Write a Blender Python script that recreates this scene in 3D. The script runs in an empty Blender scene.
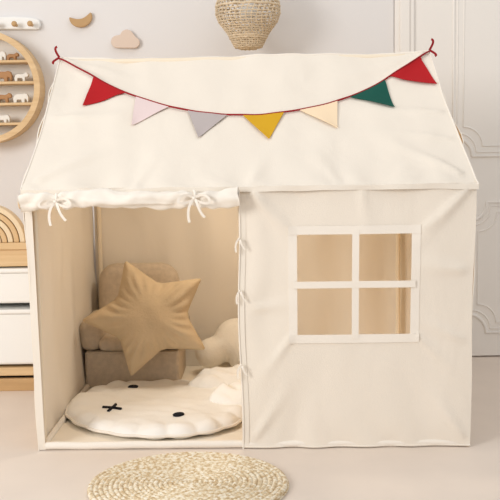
import bpy, bmesh, math, random
from mathutils import Vector, Matrix, noise
from mathutils.geometry import delaunay_2d_cdt
random.seed(3)
S=bpy.context.scene
try:
    S.view_settings.view_transform='Standard'; S.view_settings.look='None'
except Exception: pass
def lin(c):
    r=[]
    for v in c:
        v/=255.0
        r.append(v/12.92 if v<=0.04045 else ((v+0.055)/1.055)**2.4)
    return r
def mat(name,rgb,rough=0.85,bump=0.0,scale=200.0,var=0.0,vscale=8.0,rgb2=None,trans=0.0,sheen=0.0,tcol=None,wr=0.0):
    m=bpy.data.materials.new(name);m.use_nodes=True
    nt=m.node_tree;N=nt.nodes;L=nt.links
    b=N["Principled BSDF"];b.inputs["Roughness"].default_value=rough
    try:
        b.inputs["Specular IOR Level"].default_value=0.25
        if sheen: b.inputs["Sheen Weight"].default_value=sheen
    except Exception: pass
    c=lin(rgb);b.inputs["Base Color"].default_value=(*c,1)
    tc=N.new("ShaderNodeTexCoord")
    if var or rgb2:
        n=N.new("ShaderNodeTexNoise");n.inputs["Scale"].default_value=vscale;n.inputs["Detail"].default_value=4
        L.new(tc.outputs["Object"],n.inputs["Vector"])
        r=N.new("ShaderNodeValToRGB");r.color_ramp.elements[0].position=.35;r.color_ramp.elements[1].position=.65
        c2=lin(rgb2) if rgb2 else [x*(1-var) for x in c]
        r.color_ramp.elements[0].color=(*c2,1);r.color_ramp.elements[1].color=(*c,1)
        L.new(n.outputs["Fac"],r.inputs["Fac"]);L.new(r.outputs["Color"],b.inputs["Base Color"])
    last=None
    if wr:
        mp=N.new("ShaderNodeMapping");mp.inputs["Rotation"].default_value=(0,.5,.2);mp.inputs["Scale"].default_value=(1,1,.6)
        n3=N.new("ShaderNodeTexNoise");n3.inputs["Scale"].default_value=6;n3.inputs["Detail"].default_value=2;n3.inputs["Roughness"].default_value=.4
        try:n3.inputs["Distortion"].default_value=.8
        except Exception:pass
        L.new(tc.outputs["Object"],mp.inputs[0]);L.new(mp.outputs[0],n3.inputs["Vector"])
        b3=N.new("ShaderNodeBump");b3.inputs["Strength"].default_value=wr;b3.inputs["Distance"].default_value=0.03
        L.new(n3.outputs["Fac"],b3.inputs["Height"]);L.new(b3.outputs["Normal"],b.inputs["Normal"]);last=b3
    if bump:
        n2=N.new("ShaderNodeTexNoise");n2.inputs["Scale"].default_value=scale;n2.inputs["Detail"].default_value=3
        L.new(tc.outputs["Object"],n2.inputs["Vector"])
        bp=N.new("ShaderNodeBump");bp.inputs["Strength"].default_value=bump;bp.inputs["Distance"].default_value=0.004
        L.new(n2.outputs["Fac"],bp.inputs["Height"]);L.new(bp.outputs["Normal"],b.inputs["Normal"])
        if last:L.new(last.outputs["Normal"],bp.inputs["Normal"])
    if trans:
        t=N.new("ShaderNodeBsdfTranslucent");t.inputs["Color"].default_value=(*lin(tcol or rgb),1)
        mx=N.new("ShaderNodeMixShader");mx.inputs[0].default_value=trans
        L.new(b.outputs[0],mx.inputs[1]);L.new(t.outputs[0],mx.inputs[2]);L.new(mx.outputs[0],N["Material Output"].inputs[0])
    return m
def wood(name,rgb,rgb2,sc=(3,3,40)):
    m=mat(name,rgb,rough=.55);nt=m.node_tree;N=nt.nodes;L=nt.links
    tc=N.new("ShaderNodeTexCoord");mp=N.new("ShaderNodeMapping");mp.inputs["Scale"].default_value=sc
    n=N.new("ShaderNodeTexNoise");n.inputs["Scale"].default_value=2;n.inputs["Detail"].default_value=6
    r=N.new("ShaderNodeValToRGB");r.color_ramp.elements[0].position=.3;r.color_ramp.elements[1].position=.7
    r.color_ramp.elements[0].color=(*lin(rgb2),1);r.color_ramp.elements[1].color=(*lin(rgb),1)
    L.new(tc.outputs["Object"],mp.inputs[0]);L.new(mp.outputs[0],n.inputs["Vector"]);L.new(n.outputs["Fac"],r.inputs["Fac"]);L.new(r.outputs["Color"],N["Principled BSDF"].inputs["Base Color"])
    return m
# ---------- materials
M_can=mat("canvas_cream",(244,235,222),.95,.22,350,sheen=.1,trans=.06,tcol=(250,236,214),wr=.28)
M_in=mat("canvas_inside_warmlit",(245,219,182),.95,.25,350,trans=.10,tcol=(250,228,196),wr=.28)  # same cream cloth; warm light scattered inside the tent is painted in as tan
M_hem=mat("canvas_hem",(243,235,224),.95,.2,350,wr=.1)
M_sheet=mat("groundsheet_cream",(246,236,220),.95,.25,350,wr=.2)
M_wall=mat("wall_paint",(229,226,225),.9,.05,60)
M_door=mat("door_paint",(240,235,229),.55)
M_floor=mat("floor_pale",(230,217,205),.6,.08,30,var=.04,vscale=5)
M_red=mat("felt_red",(180,28,34),.9,.2,300)
M_pink=mat("felt_pale_pink",(232,212,210),.9,.2,300)
M_gray=mat("felt_gray",(188,178,176),.9,.2,300)
M_must=mat("felt_mustard",(214,166,36),.9,.2,300)
M_peach=mat("felt_cream",(247,223,190),.9,.2,300)
M_green=mat("felt_green",(22,84,72),.9,.2,300)
M_cord=mat("cord_red",(150,30,36),.8)
M_pole=mat("pole_wood",(240,226,204),.5)
M_star=mat("star_fabric",(210,187,154),.95,.5,140,var=.08,vscale=14)
M_chair=mat("chair_fabric",(214,196,174),.95,.6,400,var=.12,vscale=60)
M_white=mat("quilt_white",(246,243,238),.9,.25,120)
M_black=mat("thread_black",(30,30,34),.8)
M_cloud=mat("plush_white",(247,240,228),.95,.5,200)
M_wood=wood("shelf_wood",(226,196,154),(210,177,132))
M_wood2=wood("shelf_wood_dark",(204,168,122),(186,150,106))
M_bin=mat("plastic_white",(242,242,240),.35)
M_toy=mat("toy_white",(240,236,228),.6)
M_toy2=wood("toy_wood",(196,150,104),(176,130,88))
M_wick=mat("wicker",(230,210,180),.8,var=.20,vscale=90)
# ---------- helpers
def link(o,parent=None):
    S.collection.objects.link(o)
    if parent: o.parent=parent
    return o
def empty(name,loc=(0,0,0),rz=0):
    e=bpy.data.objects.new(name,None);e.location=loc;e.rotation_euler=(0,0,rz);e.empty_display_size=.05
    return link(e)
def meshobj(name,vs,fs,m,parent=None,smooth=True,mats=None):
    me=bpy.data.meshes.new(name);me.from_pydata([tuple(v) for v in vs],[],fs);me.update()
    for mm in (mats or [m]): me.materials.append(mm)
    if smooth:
        for p in me.polygons:p.use_smooth=True
    return link(bpy.data.objects.new(name,me),parent)
def box(name,lo,hi,m,parent=None,bev=.004,seg=2,smooth=True):
    bm=bmesh.new();bmesh.ops.create_cube(bm,size=1)
    for v in bm.verts:
        v.co=Vector([(lo[i]+hi[i])/2+v.co[i]*(hi[i]-lo[i]) for i in range(3)])
    if bev>0:bmesh.ops.bevel(bm,geom=list(bm.edges),offset=bev,segments=seg,profile=.5,affect='EDGES')
    me=bpy.data.meshes.new(name);bm.to_mesh(me);bm.free();me.materials.append(m)
    for p in me.polygons:p.use_smooth=smooth
    o=link(bpy.data.objects.new(name,me),parent)
    if smooth and bev>0:o.modifiers.new("wn",'WEIGHTED_NORMAL')
    return o
def tube(name,pts,r,m,parent=None,radii=None,cyclic=False,res=3,kind='POLY'):
    cu=bpy.data.curves.new(name,'CURVE');cu.dimensions='3D';cu.bevel_depth=r;cu.bevel_resolution=res;cu.use_fill_caps=True
    sp=cu.splines.new(kind);sp.points.add(len(pts)-1)
    for i,p in enumerate(pts):
        sp.points[i].co=(*p,1)
        if radii:sp.points[i].radius=radii[i]
    sp.use_cyclic_u=cyclic;sp.use_smooth=True
    cu.materials.append(m)
    return link(bpy.data.objects.new(name,cu),parent)
def nz(x,y,z=0,s=1): return noise.noise(Vector((x*s,y*s,z*s)))
def solid(o,t,off=1,mo=0):
    s=o.modifiers.new("sol",'SOLIDIFY');s.thickness=t;s.offset=off;s.material_offset=mo;s.material_offset_rim=0
    e=o.modifiers.new("es",'EDGE_SPLIT');e.split_angle=math.radians(60)
def pip(x,y,poly):
    c=False;n=len(poly);j=n-1
    for i in range(n):
        xi,yi=poly[i];xj,yj=poly[j]
        if ((yi>y)!=(yj>y)) and x<(xj-xi)*(y-yi)/(yj-yi)+xi:c=not c
        j=i
    return c
def dist(x,y,poly):
    b=9e9;n=len(poly)
    for i in range(n):
        x1,y1=poly[i];x2,y2=poly[(i+1)%n]
        dx,dy=x2-x1,y2-y1;l=dx*dx+dy*dy or 1e-12
        t=max(0,min(1,((x-x1)*dx+(y-y1)*dy)/l))
        d=math.hypot(x-x1-t*dx,y-y1-t*dy)
        if d<b:b=d
    return b
def puff(name,poly,hfun,step,m,parent=None,bottom=1.0):
    x0=min(p[0] for p in poly);x1=max(p[0] for p in poly);y0=min(p[1] for p in poly);y1=max(p[1] for p in poly)
    pts=[Vector(p) for p in poly];nb=len(pts)
    yy=y0;row=0
    while yy<y1:
        xx=x0+(step/2 if row%2 else 0)
        while xx<x1:
            if pip(xx,yy,poly) and dist(xx,yy,poly)>step*.45:pts.append(Vector((xx,yy)))
            xx+=step
        yy+=step*.87;row+=1
    r=delaunay_2d_cdt(pts,[(i,(i+1)%nb) for i in range(nb)],[list(range(nb))],1,1e-7)
    V=[(v.x,v.y) for v in r[0]];F=r[2]
    D=[dist(x,y,poly) for x,y in V];n=len(V)
    top=[];bot=[]
    for (x,y),d in zip(V,D):
        h=hfun(x,y,d) if d>1e-5 else 0
        top.append((x,y,h));bot.append((x,y,-h*bottom-(0.0003)))
    fs=[list(f) for f in F]+[[i+n for i in reversed(f)] for f in F]
    cnt={}
    for f in F:
        for a,b in zip(f,list(f[1:])+[f[0]]):cnt[(a,b)]=1
    for (a,b) in list(cnt):
        if (b,a) not in cnt:fs.append([b,a,a+n,b+n])
    return meshobj(name,top+bot,fs,m,parent)
def flatshape(name,poly,th,m,parent=None,bev=.002):
    bm=bmesh.new();vs=[bm.verts.new((x,y,0)) for x,y in poly];f=bm.faces.new(vs)
    r=bmesh.ops.extrude_face_region(bm,geom=[f])
    for v in r['geom']:
        if isinstance(v,bmesh.types.BMVert):v.co.z+=th
    bmesh.ops.recalc_face_normals(bm,faces=list(bm.faces))
    me=bpy.data.meshes.new(name);bm.to_mesh(me);bm.free();me.materials.append(m)
    o=link(bpy.data.objects.new(name,me),parent)
    if bev:
        b=o.modifiers.new("b",'BEVEL');b.width=bev;b.segments=2;b.limit_method='ANGLE';b.angle_limit=.9
    return o
# ---------- camera
cam=bpy.data.cameras.new("camera");co=bpy.data.objects.new("camera",cam);S.collection.objects.link(co)
co.matrix_world=Matrix.Translation((0,-2.75,.856))@Matrix.Rotation(math.radians(84),4,'X')@Matrix.Rotation(math.radians(-.9),4,'Z')
cam.lens=71.64;cam.sensor_width=36;S.camera=co
# ---------- room
YW=1.17
box("floor",(-3,-4,-.05),(3,YW+.1,0),M_floor,bev=0,smooth=False)
box("wall_back",(-3,YW,0),(.57,YW+.1,2.6),M_wall,bev=0,smooth=False)
box("wall_back",(1.572,YW,0),(3,YW+.1,2.6),M_wall,bev=0,smooth=False)
box("wall_back",(.57,YW,2.172),(1.572,YW+.1,2.6),M_wall,bev=0,smooth=False)
box("baseboard_back",(-3,YW-.012,0),(.568,YW,.07),M_door,bev=.003)
d=empty("door",(0,YW,0))
box("leaf",(.645,-.012,.006),(1.5,.03,2.1),M_door,d,.002)
for nm,a,b,dp in [("casing_a",.572,.592,.022),("casing_b",.59,.628,.032),("casing_c",.626,.646,.024)]:
    box(nm,(a,-dp,0),(b,.04,2.17),M_door,d,.004,3)
box("casing_right",(1.5,-.03,0),(1.57,.04,2.16),M_door,d,.004,3)
box("casing_top",(.572,-.03,2.1),(1.57,.04,2.17),M_door,d,.004,3)
def panel(nm,x0,x1,z0,z1,r,inset):
    x0+=inset;x1-=inset;z0+=inset;z1-=inset
    pts=[]
    for cx,cz,a0,a1 in [(x0,z0,90,0),(x1,z0,180,90),(x1,z1,270,180),(x0,z1,360,270)]:
        for k in range(13):
            a=math.radians(a0+(a1-a0)*k/12);pts.append((cx+r*math.cos(a),-.012,cz+r*math.sin(a)))
    tube(nm,pts,.0065 if inset==0 else .0035,M_door,d,cyclic=True)
for i,(z0,z1) in enumerate([(.1,.62),(.80,1.95)]):
    x0=.80 if i else .86
    for j,ins in enumerate([0,.016,.04]):panel(f"panel_moulding_{i}_{j}",x0,2.15-x0,z0,z1,.075,ins)
# ---------- tent
T=empty("play_tent",(0,0,0),math.radians(-1.0))
ZE=.743;ZR=1.15;D=1.05;HB=.612;HT=.626
RL=-.617;RR=.578
def gridpanel(name,fn,us,vs,mats,skip=None,th=.003,off=1,parent=T):
    V=[fn(u,v) for v in vs for u in us];F=[];nu=len(us)
    for j in range(len(vs)-1):
        for i in range(nu-1):
            if skip and skip((us[i]+us[i+1])/2,(vs[j]+vs[j+1])/2):continue
            F.append([j*nu+i,j*nu+i+1,(j+1)*nu+i+1,(j+1)*nu+i])
    o=meshobj(name,V,F,None,parent,mats=mats);solid(o,th,off,1);return o
def seq(bps,step):
    r=[]
    for a,b in zip(bps,bps[1:]):
        n=max(1,round((b-a)/step));r+= [a+(b-a)*i/n for i in range(n)]
    return r+[bps[-1]]
WX0,WX1,WZ0,WZ1=.127,.440,.324,.607
def fold(x,z,x0,z0,ang,w,ln,amp):
    dx,dz=x-x0,z-z0;u=dx*math.cos(ang)+dz*math.sin(ang);v=-dx*math.sin(ang)+dz*math.cos(ang)
    if u<0:return 0
    return amp*math.exp(-(v/(w*(.4+u/ln)))**2)*math.exp(-(u/ln)**2)*min(1,u/.02)
def front(x,z):
    t=z/ZE;hw=HB+(HT-HB)*t
    X=x*hw/HB
    w=.008*nz(x*3,z*2,1)+.005*nz(x*8,z*5,4)+.008*math.sin(t*math.pi)*math.sin((x+.03)/.64*math.pi)
    w+=.005*math.sin(x*55+3*nz(x*2,z*4))*math.exp(-((x-.0)/.06)**2)*t
    w+=.006*math.exp(-(ZE-z)/.05)*math.sin(x*28+2*nz(x*3,0))
    w+=.0045*math.sin(x*45+4*nz(x*4,z*5,2))*math.exp(-z/.06)
    for a in((0.6,ZE,-2.3,.014,.18,.012),(.0,ZE,-.95,.014,.16,.012),(.6,.02,2.2,.014,.16,.010),(.0,.02,1.0,.013,.15,.010),(.12,.33,-2.2,.01,.12,.009),(.45,.33,-.8,.01,.12,.009),(.6,.5,3.0,.02,.14,.009),(.0,.4,.1,.015,.1,.007),(.3,ZE,-1.4,.012,.1,.007),(.6,.3,2.7,.012,.13,.007),(.12,.61,2.3,.01,.1,.006),(.46,.61,.7,.01,.1,.006)):
        w+=fold(x,z,*a)
    X+=.004*math.sin(z*9+1)*max(0,x/HB)**6*math.sin(math.pi*t)
    return (X,-w-.002,z+.002)
xs=seq([-.03,WX0,WX1,HB],.010);zs=seq([0,WZ0,WZ1,ZE],.010)
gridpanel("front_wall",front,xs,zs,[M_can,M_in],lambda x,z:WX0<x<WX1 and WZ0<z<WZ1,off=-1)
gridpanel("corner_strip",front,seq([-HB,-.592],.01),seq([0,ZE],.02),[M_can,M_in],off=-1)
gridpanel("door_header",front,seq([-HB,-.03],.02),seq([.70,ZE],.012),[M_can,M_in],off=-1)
def side(sx):
    def f(y,t):
        top=ZE+(ZR-ZE)*(1-abs(y-D/2)/(D/2))
        z=t*top
        hw=HB+(HT-HB)*min(1,z/ZE)
        hr=-RL if sx<0 else RR
        if z>ZE:hw=HT+(hr-HT)*(z-ZE)/(ZR-ZE)
        w=.008*nz(y*3,z*3,sx*7)+.010*nz(y*9,z*5,sx)+.012*math.sin(math.pi*y/D)*math.sin(math.pi*min(1,z/ZE))+.005*math.sin(y*40+3*nz(y*3,z*3))*math.exp(-abs(z-ZE)/.2)
        return (sx*(hw+w),y,z)
    return f
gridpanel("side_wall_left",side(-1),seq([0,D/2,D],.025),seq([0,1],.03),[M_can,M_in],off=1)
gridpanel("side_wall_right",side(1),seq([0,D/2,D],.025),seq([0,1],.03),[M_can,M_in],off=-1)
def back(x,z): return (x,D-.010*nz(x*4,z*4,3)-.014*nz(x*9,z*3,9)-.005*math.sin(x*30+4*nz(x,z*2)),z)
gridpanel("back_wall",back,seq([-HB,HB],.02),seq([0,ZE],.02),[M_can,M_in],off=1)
def roofp(x,t,yf=1):
    y=-.008+(D/2+.008)*t;z=ZE+(ZR-ZE)*t
    sag=.018*math.sin(math.pi*t)*(1-abs(x)**3)
    w=.010*nz(x*2.2,t*2.5,5)+.006*nz(x*7,t*4,8)
    w+=.005*math.sin(x*30+2*nz(x*4,t*2))*math.exp(-t/.10)*min(1,t/.02)
    for (x0,t0,an,ww,ln,am) in ((-.98,.98,-.75,.03,.40,.013),(.98,.98,-2.4,.03,.40,.013),(-.98,.98,-.35,.02,.35,.009),(.98,.98,-2.8,.02,.35,.009),(.95,.05,2.4,.03,.35,.012),(-.95,.05,.7,.03,.35,.012),(.98,.5,3.0,.03,.3,.010),(.98,.3,2.9,.02,.25,.008),(-.98,.5,.1,.03,.3,.010),(0,0,1.2,.03,.25,.006),(.4,0,1.9,.03,.25,.006),(-.5,0,1.3,.03,.25,.006)):
        w+=fold(x,t,x0,t0,an,ww,ln,am)
    n=Vector((0,-(ZR-ZE),D/2)).normalized()
    a=-HT-.004;b=HT+.004
    X=(a+(RL-a)*t)*(1-x)/2+(b+(RR-b)*t)*(1+x)/2
    q=Vector((X,y,z))+n*(w-sag)
    q.x*=1-.012*math.sin(math.pi*t)
    q.z-=.008*t**6*(1-x*x)
    q.z+=.0025*nz(x*4,0,3)*(1-t)
    if yf<0:q.y=D-q.y
    return q
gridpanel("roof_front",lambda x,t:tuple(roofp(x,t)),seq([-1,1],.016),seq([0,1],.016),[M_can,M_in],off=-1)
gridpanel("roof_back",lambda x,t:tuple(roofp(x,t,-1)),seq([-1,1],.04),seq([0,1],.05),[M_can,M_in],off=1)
tube("eave_piping",[tuple(roofp(-1+2*i/60,0)+Vector((0,-.001,-.001))) for i in range(61)],.0022,M_hem,T)
for s in(-1,1):
    tube("roof_edge",[tuple(roofp(s,i/30)+Vector((0,-.0005,.0))) for i in range(31)],.0022,M_hem,T)
tube("ridge_seam",[tuple(roofp(-1+2*i/60,1)) for i in range(61)],.003,M_hem,T)
def flap(x,t):
    q=roofp(x,0);return (q.x,q.y-.004-.0025*math.sin(x*22)*t,q.z-t*(.014+.003*nz(x*3,1)))
gridpanel("eave_hem",flap,seq([-1,1],.02),[0,.5,1],[M_can,M_can],off=-1,th=.0015)
def flr(x,y):return (x,y,.006+.003*nz(x*4,y*4,6))
gridpanel("groundsheet",flr,seq([-HB+.004,HB-.004],.05),seq([.004,D-.004],.05),[M_sheet,M_hem],off=-1,th=.004)
tube("sill_front",[(-HB+.02+ (HB*2-.04)*i/40,.008,.012+.002*nz(i*.4,0)) for i in range(41)],.011,M_hem,T)
tube("rail_left",[(-HB+.014,.01+(D-.03)*i/20,.012) for i in range(21)],.009,M_hem,T)
tube("hem_bottom",[(front(-.03+ (HB+.03)*i/60,.008)[0],front(-.03+ (HB+.03)*i/60,.008)[1]-.001,.006) for i in range(61)],.003,M_can,T)
def sm_open(z):return .004*math.sin(z*11+.6)
tube("seam_opening",[(front(-.03,z)[0]+sm_open(z),front(-.03,z)[1]-.003,z) for z in [i*.02 for i in range(36)]],.0022,M_hem,T)
gridpanel("opening_placket",lambda x,z:(front(x,z)[0]+sm_open(z),front(x,z)[1]-.002,z),[-.031,-.022,-.014],seq([.01,.70],.02),[M_can,M_can],off=-1,th=.0012)
for (x,y) in [(-.592,1.03),(.545,1.02),(-.600,.022),(.597,.025)]:
    tube("pole",[(x,y,.01),(x,y,.72)],.0085,M_pole,T)
tube("pole_ridge",[(RL,D/2,ZR-.016),(RR,D/2,ZR-.016)],.009,M_pole,T)
for z,y in[(.725,1.02),(.727,.02)]:
    tube("pole_rail",[(-.6,y,z),(.6,y,z)],.008,M_pole,T)
def strip(nm,x0,x1,z0,z1,o=.0015):
    gridpanel(nm,lambda x,z:(front(x,z)[0],front(x,z)[1]-o,front(x,z)[2]),seq([x0,x1],.01),seq([z0,z1],.01),[M_hem,M_hem],off=-1,th=.0014)
b=.023
strip("window_band_left",WX0-b,WX0+.001,WZ0-b,WZ1+b);strip("window_band_right",WX1-.001,WX1+b,WZ0-b,WZ1+b)
strip("window_band_top",WX0-b,WX1+b,WZ1-.001,WZ1+b,.003);strip("window_band_bottom",WX0-b,WX1+b,WZ0-b,WZ0+.001,.003)
xm=.287;zm=.466
strip("window_bar_vertical",xm-.0095,xm+.0095,WZ0-b+.012,WZ1+b-.012,.0045);strip("window_bar_horizontal",WX0-b+.012,WX1+b-.012,zm-.0095,zm+.0095,.006)
def roll():
    V=[];F=[];nu=260;nv=32
    for i in range(nu+1):
        s=i/nu;x=-.626+.598*s
        sag=.006*math.sin(s*math.pi*2.0)+.008*nz(s*6,3)
        dd=min(abs(x+.525),abs(x+.148))
        pinch=1-.34*math.exp(-(dd/.014)**2)
        zc=.711+sag*.6+.006*s;r=.0225*pinch
        for j in range(nv):
            a=2*math.pi*j/nv
            rr=r*(1+.14*math.sin(a*3+s*9)+.30*nz(x*10,math.cos(a)*1.8,math.sin(a)*1.8)+.20*nz(x*30,a*1.1)+.16*math.sin(x*140+a*2)*math.exp(-(dd/.06)**2))
            V.append((x+.003*math.sin(a*2)*(1 if i in(0,nu) else 0),-.036+rr*math.cos(a),zc+rr*math.sin(a)))
    for i in range(nu):
        for j in range(nv):
            F.append([i*nv+j,i*nv+(j+1)%nv,(i+1)*nv+(j+1)%nv,(i+1)*nv+j])
    F.append([j for j in range(nv)]);F.append([nu*nv+j for j in reversed(range(nv))])
    meshobj("rolled_flap",V,F,M_hem,T)
    for r0 in(.010,.018):
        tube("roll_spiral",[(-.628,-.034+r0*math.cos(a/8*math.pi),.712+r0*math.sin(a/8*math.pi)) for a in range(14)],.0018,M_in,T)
roll()
def ribbon(nm,pts,w,m,par=T):
    V=[];n=len(pts)
    P=[Vector(q) for q in pts]
    for i,q in enumerate(P):
        t=(P[min(n-1,i+1)]-P[max(0,i-1)]).normalized()
        sd=t.cross(Vector((0,1,.25))).normalized()
        V+=[q-sd*w/2,q+sd*w/2]
    F=[[2*i,2*i+1,2*i+3,2*i+2] for i in range(n-1)]
    o=meshobj(nm,V,F,m,par);solid(o,.0015,0);return o
def bez(p0,p1,p2,p3,n=14):
    P=[Vector(q) for q in(p0,p1,p2,p3)];r=[]
    for i in range(n+1):
        t=i/n;r.append(P[0]*(1-t)**3+P[1]*3*t*(1-t)**2+P[2]*3*t*t*(1-t)+P[3]*t**3)
    return r
def bow(x,y,z,s,m=M_hem,tails=1.0,loops=True,w=.008):
    c=Vector((x,y,z))
    def b4(a,b_,c_):return bez(c,c+Vector(a)*s,c+Vector(b_)*s,c+Vector(c_)*s)
    if loops:
        for sg in(-1,1):
            ribbon("bow_loop",b4((sg*1.0,-.4,.9),(sg*1.9,-.5,-1.0),(sg*.05,-.15,-.1)),w,m)
    ribbon("bow_tail",b4((-.2,-.4,-.2),(-.6,-.3,-.8*tails),(-.35,-.2,-1.7*tails)),w,m)
    ribbon("bow_tail",b4((.3,-.4,-.2),(.2,-.3,-.8*tails),(.75,-.2,-1.35*tails)),w,m)
    bm=bmesh.new();bmesh.ops.create_icosphere(bm,subdivisions=2,radius=w*.7)
    me=bpy.data.meshes.new("knot");bm.to_mesh(me);bm.free();me.materials.append(m)
    o=link(bpy.data.objects.new("bow_knot",me),T);o.location=c+Vector((0,-.003,0))
for x in(-.525,-.148):
    zc=.711+.006*(x+.636)/.606
    tube("tie_band",[(x+.002*math.sin(a),-.036+.0195*math.cos(a*math.pi/10),zc+.0195*math.sin(a*math.pi/10)) for a in range(20)],.004,M_hem,T,cyclic=True)
    bow(x,-.060,zc,.038,w=.007)
for z in(.60,.455,.245):
    bow(-.030,-.012,z,.022,loops=False,w=.005)
# ---------- bunting
B=empty("bunting_garland",(0,0,0),math.radians(-1.0))
nrm=Vector((0,-(ZR-ZE),D/2)).normalized()
def rs(x,t,o=.006):return roofp(x,t)+nrm*o
def st(x): return .525+.455*x*x
tube("cord",[tuple(rs(-1+2*i/80,st(-1+2*i/80),.006)) for i in range(81)],.0028,M_cord,B)
for s in(-1,1):
    q=rs(s,.985,.008)
    for k,(a,bb) in enumerate([((.012,-.01,.02),(.004*s,-.02,.030)),((.015,-.01,-.01),(.016*s,-.02,-.018))]):
        pts=bez(q,q+Vector((a[0]*s,a[1],a[2])),q+Vector(bb)*1.0+Vector((.008*s,0,0)),q+Vector((bb[0],bb[1]*.6,bb[2]*1.1)))
        ribbon("cord_tie",pts,.007,M_cord,B)
L0=math.hypot(D/2,ZR-ZE);HR=.605
def flag(nm,xa,xb,m,hgt=.125):
    A=(xa*HR,st(xa)*L0);Bp=(xb*HR,st(xb)*L0)
    mx=((A[0]+Bp[0])/2,(A[1]+Bp[1])/2);dx,dy=Bp[0]-A[0],Bp[1]-A[1];l=math.hypot(dx,dy)
    tip=(mx[0]+dy/l*hgt,mx[1]-dx/l*hgt)
    V=[];F=[];n=12
    for i in range(n+1):
        k=i/n
        for j in range(n+1-i):
            f=j/max(1,(n-i)) if n-i else 0
            q=[(A[c]*(1-f)+Bp[c]*f)*(1-k)+tip[c]*k for c in(0,1)]
            V.append(rs(q[0]/HR,q[1]/L0,.006+.004*math.sin(f*3+k*3)*k))
    idx={};c=0
    for i in range(n+1):
        for j in range(n+1-i):idx[(i,j)]=c;c+=1
    for i in range(n):
        for j in range(n-i):
            F.append([idx[(i,j)],idx[(i,j+1)],idx[(i+1,j)]])
            if j<n-i-1:F.append([idx[(i,j+1)],idx[(i+1,j+1)],idx[(i+1,j)]])
    o=meshobj(nm,V,F,m,B);solid(o,.002,0)
def ux(u): return (u-247.5)/(189+10*(1-abs(u-247)/190))
for nm,a,b_,m in [("flag_red",96,129,M_red),("flag_pink",139,172,M_pink),("flag_gray",190,229,M_gray),("flag_mustard",244,285,M_must),("flag_cream",300,338,M_peach),("flag_green",350,387,M_green),("flag_red_end",392,426,M_red)]:
    flag(nm,ux(a),ux(b_),m,.128)
# ---------- rabbit mat
rb=empty("rabbit_face_mat",(-.305,.385,.022),0)
up2=Vector((.9,.437)).normalized();ex=Vector((up2.y,-up2.x))
def loc2(a,b_):q=ex*a+up2*b_;return (q.x,q.y)
head=[]
for i in range(216):
    a=2*math.pi*i/216
    r=.995+.022*abs(math.sin(a*10))
    q=loc2(.335*math.cos(a)*r,.285*math.sin(a)*r);head.append((max(-.292,q[0]),min(.312,q[1])))
def hh(x,y,d):
    q=math.sqrt(min(1,d/.04))*.020
    p_=x*up2.y*1-y*up2.x;q_=x*up2.x+y*up2.y
    a=math.atan2(q_/.285,p_/.335);rr=math.hypot(q_/.285,p_/.335)
    g=.010*(abs(math.sin(a*10))**.7-.3)*math.exp(-((1-rr)/.18)**2)*min(1,d/.015)
    return max(.002,q+g+.008*nz(x*9,y*9,1)*min(1,d/.02)+.004*nz(x*22,y*22,3)*min(1,d/.02))
puff("head",head,hh,.009,M_white,rb,.6)
for i,(c0,rx_,ry_,an) in enumerate([((-.12,.345),.095,.18,.05),((.11,.355),.105,.20,.2)]):
    ear=[]
    for k in range(96):
        a=2*math.pi*k/96;r=1+.04*abs(math.sin(a*5));x_=rx_*math.cos(a)*r;y_=ry_*math.sin(a)*r
        ear.append(loc2(c0[0]+x_*math.cos(an)+y_*math.sin(an),c0[1]-x_*math.sin(an)+y_*math.cos(an)))
    o=puff("ear",ear,lambda x,y,d:math.sqrt(min(1,d/.04))*.034*(1+.4*nz(x*14,y*14,5+i))+.014*abs(math.sin((x*.6+y)*34+2*nz(x*8,y*8)))*min(1,d/.04),.009,M_white,rb,.4);o.location.z=.018
tube("piping",[(x,y,.0) for x,y in head],.0045,M_hem,rb,cyclic=True)
def oval(nm,wx,wy,r1,r2,ang):
    x,y=wx+.305,wy-.385
    bm=bmesh.new();bmesh.ops.create_uvsphere(bm,u_segments=20,v_segments=10,radius=1)
    me=bpy.data.meshes.new(nm);bm.to_mesh(me);bm.free();me.materials.append(M_black)
    o=link(bpy.data.objects.new(nm,me),rb);o.location=(x,y,.0245);o.scale=(r1,r2,.007);o.rotation_euler=(0,0,ang)
ae=math.atan2(up2.y,up2.x)
oval("eye_1",-.405,.565,.019,.012,ae);oval("eye_2",-.225,.205,.019,.012,ae)
nx,ny=-.440+.305,.300-.385
for a in(.9,-.9):
    dd=Vector((math.cos(ae+a),math.sin(ae+a),0))*.034
    tube("mouth_stitch",[(nx+dd.x*k/4,ny+dd.y*k/4,hh(nx+dd.x*k/4,ny+dd.y*k/4,.1)+.002) for k in range(-4,5)],.0048,M_black,rb)
# ---------- armchair
ch=empty("kids_armchair",(-.425,.72,.0),math.radians(-1))
box("base",(-.168,-.004,.008),(.168,.28,.138),M_chair,ch,.012,4)
for z in(.014,.133):
    tube("base_piping",[(-.160,-.005,z),(.160,-.005,z)],.003,M_chair,ch)
box("seat_cushion",(-.120,-.012,.136),(.125,.24,.186),M_chair,ch,.024,5)
box("arm_left",(-.188,-.012,.136),(-.105,.27,.252),M_chair,ch,.038,7)
box("arm_right",(.108,-.012,.136),(.190,.27,.252),M_chair,ch,.038,7)
bk=[]
w2,h2=.152,.30
for cx,cz,a0 in[(w2-.07,h2-.07,0),(-w2+.07,h2-.07,90),(-w2+.02,.02,180),(w2-.02,.02,270)]:
    rr=.07 if cz>.1 else .02
    for k in range(9):
        a=math.radians(a0+90*k/8);bk.append((cx+rr*math.cos(a),cz+rr*math.sin(a)))
o=puff("backrest",bk,lambda x,y,d:.042*math.sqrt(1-(1-min(1,d/.045))**2),.014,M_chair,ch)
o.rotation_euler=(math.radians(84),0,0);o.location=(.002,.215,.125)
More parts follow.
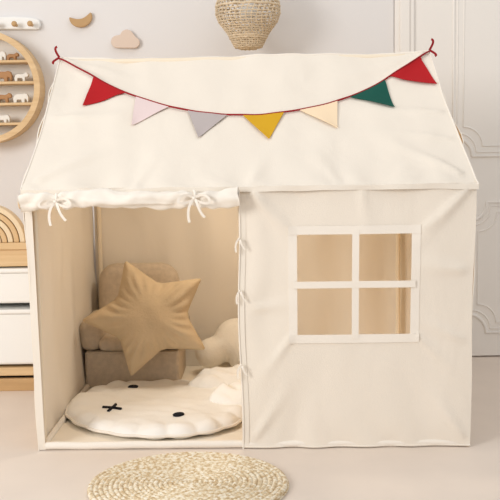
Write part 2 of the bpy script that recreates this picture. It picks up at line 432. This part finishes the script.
# ---------- star cushion
starm=[]
R1,R2=.214,.118
for k in range(5):
    at=math.radians(110+72*k);an=at+math.radians(36)
    T0=Vector((math.cos(at)*1.10,math.sin(at)))*R1;Nn=Vector((math.cos(an)*1.10,math.sin(an)))*R2
    ap=at-math.radians(36);Np=Vector((math.cos(ap)*1.10,math.sin(ap)))*R2
    a1=T0+(Np-T0)*.12;a2=T0+(Nn-T0)*.12
    starm+= [tuple(Np+(a1-Np)*f) for f in(.08,.3,.5,.7,.9)]
    for f in(0,.25,.5,.75,1):
        q=a1*(1-f)**2+T0*2*f*(1-f)+a2*f*f;starm.append(tuple(q))
    starm+= [tuple(a2+(Nn-a2)*f) for f in (.1,.3,.5,.7,.92)]
def sh(x,y,d):
    r=math.hypot(x,y);a=math.atan2(y,x)
    w=.008*math.sin(a*25+5*nz(x*6,y*6))*math.exp(-((r-.125)/.045)**2)*min(1,d/.01)
    return .070*(1-(1-min(1,d/.11))**2)**.62+w+.006*nz(x*16,y*16,3)*min(1,d/.02)
o=puff("star_cushion",starm,sh,.0075,M_star)
o.rotation_euler=(math.radians(76),0,math.radians(3));o.location=(-.349,.615,.278)
sm=o.modifiers.new("s",'SMOOTH');sm.factor=.5;sm.iterations=2
# ---------- plush cloud
cl=[]
circ=[(-.118,-.028,.060),(-.02,.018,.088),(.085,-.004,.078),(.0,-.045,.055),(.15,-.035,.05)]
for k in range(96):
    a=2*math.pi*k/96;dx,dy=math.cos(a),math.sin(a);best=0
    for cx,cy,cr in circ:
        bb=cx*dx+cy*dy;cc=cx*cx+cy*cy-cr*cr;ds=bb*bb-cc
        if ds>0:best=max(best,bb+math.sqrt(ds))
    cl.append((dx*best,dy*best))
o=puff("cloud_cushion",cl,lambda x,y,d:.06*(1-(1-min(1,d/.07))**2)**.55,.009,M_cloud)
o.rotation_euler=(math.radians(64),0,0);o.location=(-.035,.915,.114)
sm=o.modifiers.new("s",'SMOOTH');sm.factor=.5;sm.iterations=4
# ---------- jute rug
rug=empty("round_jute_rug",(-.162,-.31,0))
def jute():
    m=mat("jute",(226,205,170),.9);nt=m.node_tree;N=nt.nodes;L=nt.links
    tc=N.new("ShaderNodeTexCoord");n=N.new("ShaderNodeTexNoise");n.inputs["Scale"].default_value=85;n.inputs["Detail"].default_value=2
    r=N.new("ShaderNodeValToRGB");e=r.color_ramp.elements
    e[0].position=.36;e[0].color=(*lin((200,174,136)),1);e[1].position=.60;e[1].color=(*lin((240,231,213)),1);k=e.new(.5);k.color=(*lin((226,209,178)),1)
    L.new(tc.outputs["Object"],n.inputs["Vector"]);L.new(n.outputs["Fac"],r.inputs["Fac"]);L.new(r.outputs["Color"],N["Principled BSDF"].inputs["Base Color"]);return m
MJ=jute()
pts=[];rad=[];pitch=.0125;th=0;r=.004
while r<.252:
    r=.004+pitch*th/(2*math.pi)
    pts.append((r*math.cos(th),r*math.sin(th),.007));rad.append(1+.16*math.sin(len(pts)*math.pi*.66))
    th+=.0045/max(r,.008)
tube("braid",pts,.0070,MJ,rug,rad,res=2)
bm=bmesh.new();bmesh.ops.create_circle(bm,cap_ends=True,segments=64,radius=.252)
me=bpy.data.meshes.new("base");bm.to_mesh(me);bm.free();me.materials.append(MJ);o=link(bpy.data.objects.new("backing",me),rug);o.location.z=.003
# ---------- pendant lamp
lp=empty("wicker_pendant_lamp",(.006,.98,1.212))
prof=[(.030,.0),(.050,.004),(.060,.022),(.070,.045),(.088,.070),(.108,.095),(.119,.125),(.116,.165),(.10,.20),(.075,.235),(.04,.255),(.018,.262)]
def pr(t):
    f=t*(len(prof)-1);i=min(len(prof)-2,int(f));k=f-i
    return [prof[i][c]*(1-k)+prof[i+1][c]*k for c in(0,1)]
for i in range(34):
    r_,z_=pr(i/33)
    tube("ring",[(r_*math.cos(2*math.pi*k/48),r_*math.sin(2*math.pi*k/48),z_+.0012*math.sin(k*math.pi/2+i*math.pi)) for k in range(48)],.0024 if i not in(0,8,9,20) else .0045,M_wick,lp,cyclic=True,res=1)
for k in range(36):
    a=2*math.pi*k/36
    tube("stake",[(pr(t/24)[0]*math.cos(a+.25*math.sin(t*.4)),pr(t/24)[0]*math.sin(a+.25*math.sin(t*.4)),pr(t/24)[1]) for t in range(25)],.0022,M_wick,lp,res=1)
tube("cord",[(0,0,.255),(0,0,1.3)],.004,M_bin,lp)
bm=bmesh.new();bmesh.ops.create_uvsphere(bm,u_segments=20,v_segments=12,radius=.035)
me=bpy.data.meshes.new("bulb");bm.to_mesh(me);bm.free();me.materials.append(M_bin);o=link(bpy.data.objects.new("bulb",me),lp);o.location.z=.14
# ---------- round wall shelf
rx,rz,R=-1.0,1.092,.213
sh_=empty("round_wall_shelf",(rx,YW-.002,rz))
def ring(name,r0,r1,y0,y1,m,par,seg=72):
    V=[];F=[]
    for k in range(seg):
        a=2*math.pi*k/seg;c,s=math.cos(a),math.sin(a)
        V+=[(r0*c,y0,r0*s),(r1*c,y0,r1*s),(r1*c,y1,r1*s),(r0*c,y1,r0*s)]
    for k in range(seg):
        a=4*k;b_=4*((k+1)%seg)
        for q in range(4):F.append([a+q,b_+q,b_+(q+1)%4,a+(q+1)%4])
    o=meshobj(name,V,F,m,par);o.modifiers.new("e",'EDGE_SPLIT').split_angle=.8;return o
ring("hoop",R-.022,R,-.10,0,M_wood,sh_)
bm=bmesh.new();bmesh.ops.create_circle(bm,cap_ends=True,segments=64,radius=R-.02)
me=bpy.data.meshes.new("bk");bm.to_mesh(me);bm.free();me.materials.append(M_toy);o=link(bpy.data.objects.new("back_panel",me),sh_);o.rotation_euler=(math.radians(90),0,0);o.location=(0,-.004,0)
SZ=(.095,.015,-.065,-.14)
for z in SZ:
    hw=math.sqrt((R-.02)**2-z*z)
    box("shelf_board",(-hw,-.095,z-.005),(hw,-.004,z+.005),M_wood,sh_,.002)
animal=[(-.9,-.6),(-.55,-.6),(-.5,-.1),(.2,-.1),(.25,-.6),(.6,-.6),(.65,.1),(.85,.05),(1.1,.15),(1.15,.4),(.95,.7),(.7,.8),(.5,.6),(.2,.5),(-.5,.55),(-.85,.35),(-1.0,-.1)]
eleph=[(-1,-.6),(-.6,-.6),(-.5,-.15),(.1,-.15),(.2,-.6),(.6,-.6),(.65,0),(.9,-.1),(.95,-.5),(1.15,-.5),(1.2,.2),(1.05,.65),(.7,.8),(.4,.7),(-.5,.7),(-.95,.4),(-1.1,0)]
for i,(poly,x,zi,s,m) in enumerate([(animal,.135,1,.026,M_toy),(eleph,.065,1,.030,M_toy2),(animal,-.02,1,.028,M_toy),(eleph,.13,2,.026,M_toy),(animal,.065,2,.028,M_toy2),(eleph,0,2,.026,M_toy),(animal,.105,0,.022,M_toy2),(eleph,.05,0,.026,M_toy),(eleph,.06,3,.022,M_toy),(animal,0,3,.022,M_toy2)]):
    o=flatshape("wooden_animal",[(a*s,b_*s) for a,b_ in poly],.018,m,sh_,.003)
    o.rotation_euler=(math.radians(90),0,0);o.location=(x,-.05,SZ[zi]+.005+.6*s)
# ---------- wall hook rack
rk=empty("wall_hook_rack",(-.925,YW-.002,1.337))
pl=[]
for k in range(25):
    a=math.pi*k/24
    pl.append((.13*math.cos(a),.026*math.sin(a)**.6 if 0<k<24 else 0))
pl=[(-.13,-.02)]+[(.125,-.024),(.132,-.01)]+pl[1:-1]+[(-.132,-.01)]
o=flatshape("board",pl,.02,M_bin,rk,.004);o.rotation_euler=(math.radians(90),0,0)
for x in(-.1,-.03,.04,.10):
    tube("peg",[(x,-.018,-.008),(x,-.05,-.006)],.006,M_wood,rk)
    bm=bmesh.new();bmesh.ops.create_uvsphere(bm,u_segments=16,v_segments=10,radius=.011)
    me=bpy.data.meshes.new("k");bm.to_mesh(me);bm.free();me.materials.append(M_wood2);q=link(bpy.data.objects.new("peg_ball",me),rk);q.location=(x,-.055,-.006)
# ---------- wall ornaments
mn=[]
for k in range(25):
    a=math.radians(165+210*k/24);mn.append((.044*math.cos(a),.038*math.sin(a)))
for k in range(1,12):
    f=k/12;mn.append((.042*(1-2*f),.010-.016*math.sin(math.pi*f)))
o=flatshape("moon_wall_hook",mn,.018,M_wood2,None,.003);o.rotation_euler=(math.radians(90),math.radians(-12),0);o.location=(-.638,YW-.002,1.357)
cd=[]
for cx,cy,r,a0,a1 in[(.035,-.012,.022,-90,70),(.008,.012,.026,30,165),(-.03,-.008,.024,100,270)]:
    for k in range(9):
        a=math.radians(a0+(a1-a0)*k/8);cd.append((cx+r*math.cos(a),cy+r*math.sin(a)))
o=flatshape("cloud_wall_hook",cd,.018,mat("ornament_rose",(222,202,186),.6),None,.003);o.rotation_euler=(math.radians(90),0,0);o.location=(-.470,YW-.002,1.270)
# ---------- storage cabinet
cb=empty("toy_storage_cabinet",(0,0,0))
x0,x1,y0,y1=-1.45,-.69,.72,1.14
box("top",(x0,y0,.505),(x1,y1,.53),M_wood,cb,.003);box("rail_top",(x0,y0+.01,.445),(x1,y0+.03,.505),M_wood,cb,.002)
box("side_right",(x1-.02,y0,0),(x1,y1,.505),M_wood,cb,.002);box("side_left",(x0,y0,0),(x0+.02,y1,.505),M_wood,cb,.002)
box("plinth",(x0+.02,y0,.0),(x1-.02,y0+.02,.045),M_wood2,cb,.002);box("bottom",(x0+.02,y0,.055),(x1-.02,y1,.085),M_wood,cb,.003)
box("back",(x0+.02,y1-.01,.02),(x1-.02,y1,.505),M_wood2,cb,0);box("divider",(-1.08,y0+.005,.085),(-1.06,y1,.505),M_wood,cb,.002)
def bin_(x0_,x1_,z0_,z1_):
    box("bin_front",(x0_+.006,y0-.004,z0_),(x1_-.006,y0+.35,z1_-.012),M_bin,cb,.012,3)
    box("bin_rim",(x0_,y0-.014,z1_-.016),(x1_,y0+.36,z1_),M_bin,cb,.005,2)
for a,b_ in((x0+.025,-1.085),(-1.055,x1-.025)):
    bin_(a,b_,.315,.44);bin_(a,b_,.095,.295)
# ---------- rainbow stacker
rw=empty("wooden_rainbow_stacker",(-.925,.78,.53))
for i in range(6):
    r1=.135-i*.021;r0=r1-.018
    pl=[(r1*math.cos(math.pi*k/28),r1*math.sin(math.pi*k/28)) for k in range(29)]+[(r0*math.cos(math.pi*k/28),r0*math.sin(math.pi*k/28)) for k in reversed(range(29))]
    o=flatshape("arch",pl,.05,M_wood if i%2 else mat("rainbow_arch",(232,212,180),.6),rw,.003);o.rotation_euler=(math.radians(90),0,0)
# ---------- light
W=bpy.data.worlds.new("world");S.world=W;W.use_nodes=True
W.node_tree.nodes["Background"].inputs[0].default_value=(1,.985,.968,1);W.node_tree.nodes["Background"].inputs[1].default_value=.66
def area(nm,loc,tgt,size,e,col=(1,1,1)):
    l=bpy.data.lights.new(nm,'AREA');l.shape='RECTANGLE';l.size=size;l.size_y=size;l.energy=e;l.color=col
    o=bpy.data.objects.new(nm,l);S.collection.objects.link(o);o.location=loc
    o.rotation_euler=(Vector(tgt)-Vector(loc)).to_track_quat('-Z','Y').to_euler()
area("window_light",(-2.8,-2.6,1.8),(-.1,.4,.4),1.3,78,(1,.985,.96))
area("ceiling_light",(.4,-.2,2.9),(.2,.4,.3),1.5,9,(1,.97,.93))
area("tent_fill",(0,.52,1.0),(0,.56,0),.22,3.2,(1,.89,.72))  # added warm fill hidden under the ridge to brighten the interior, no actual fixture
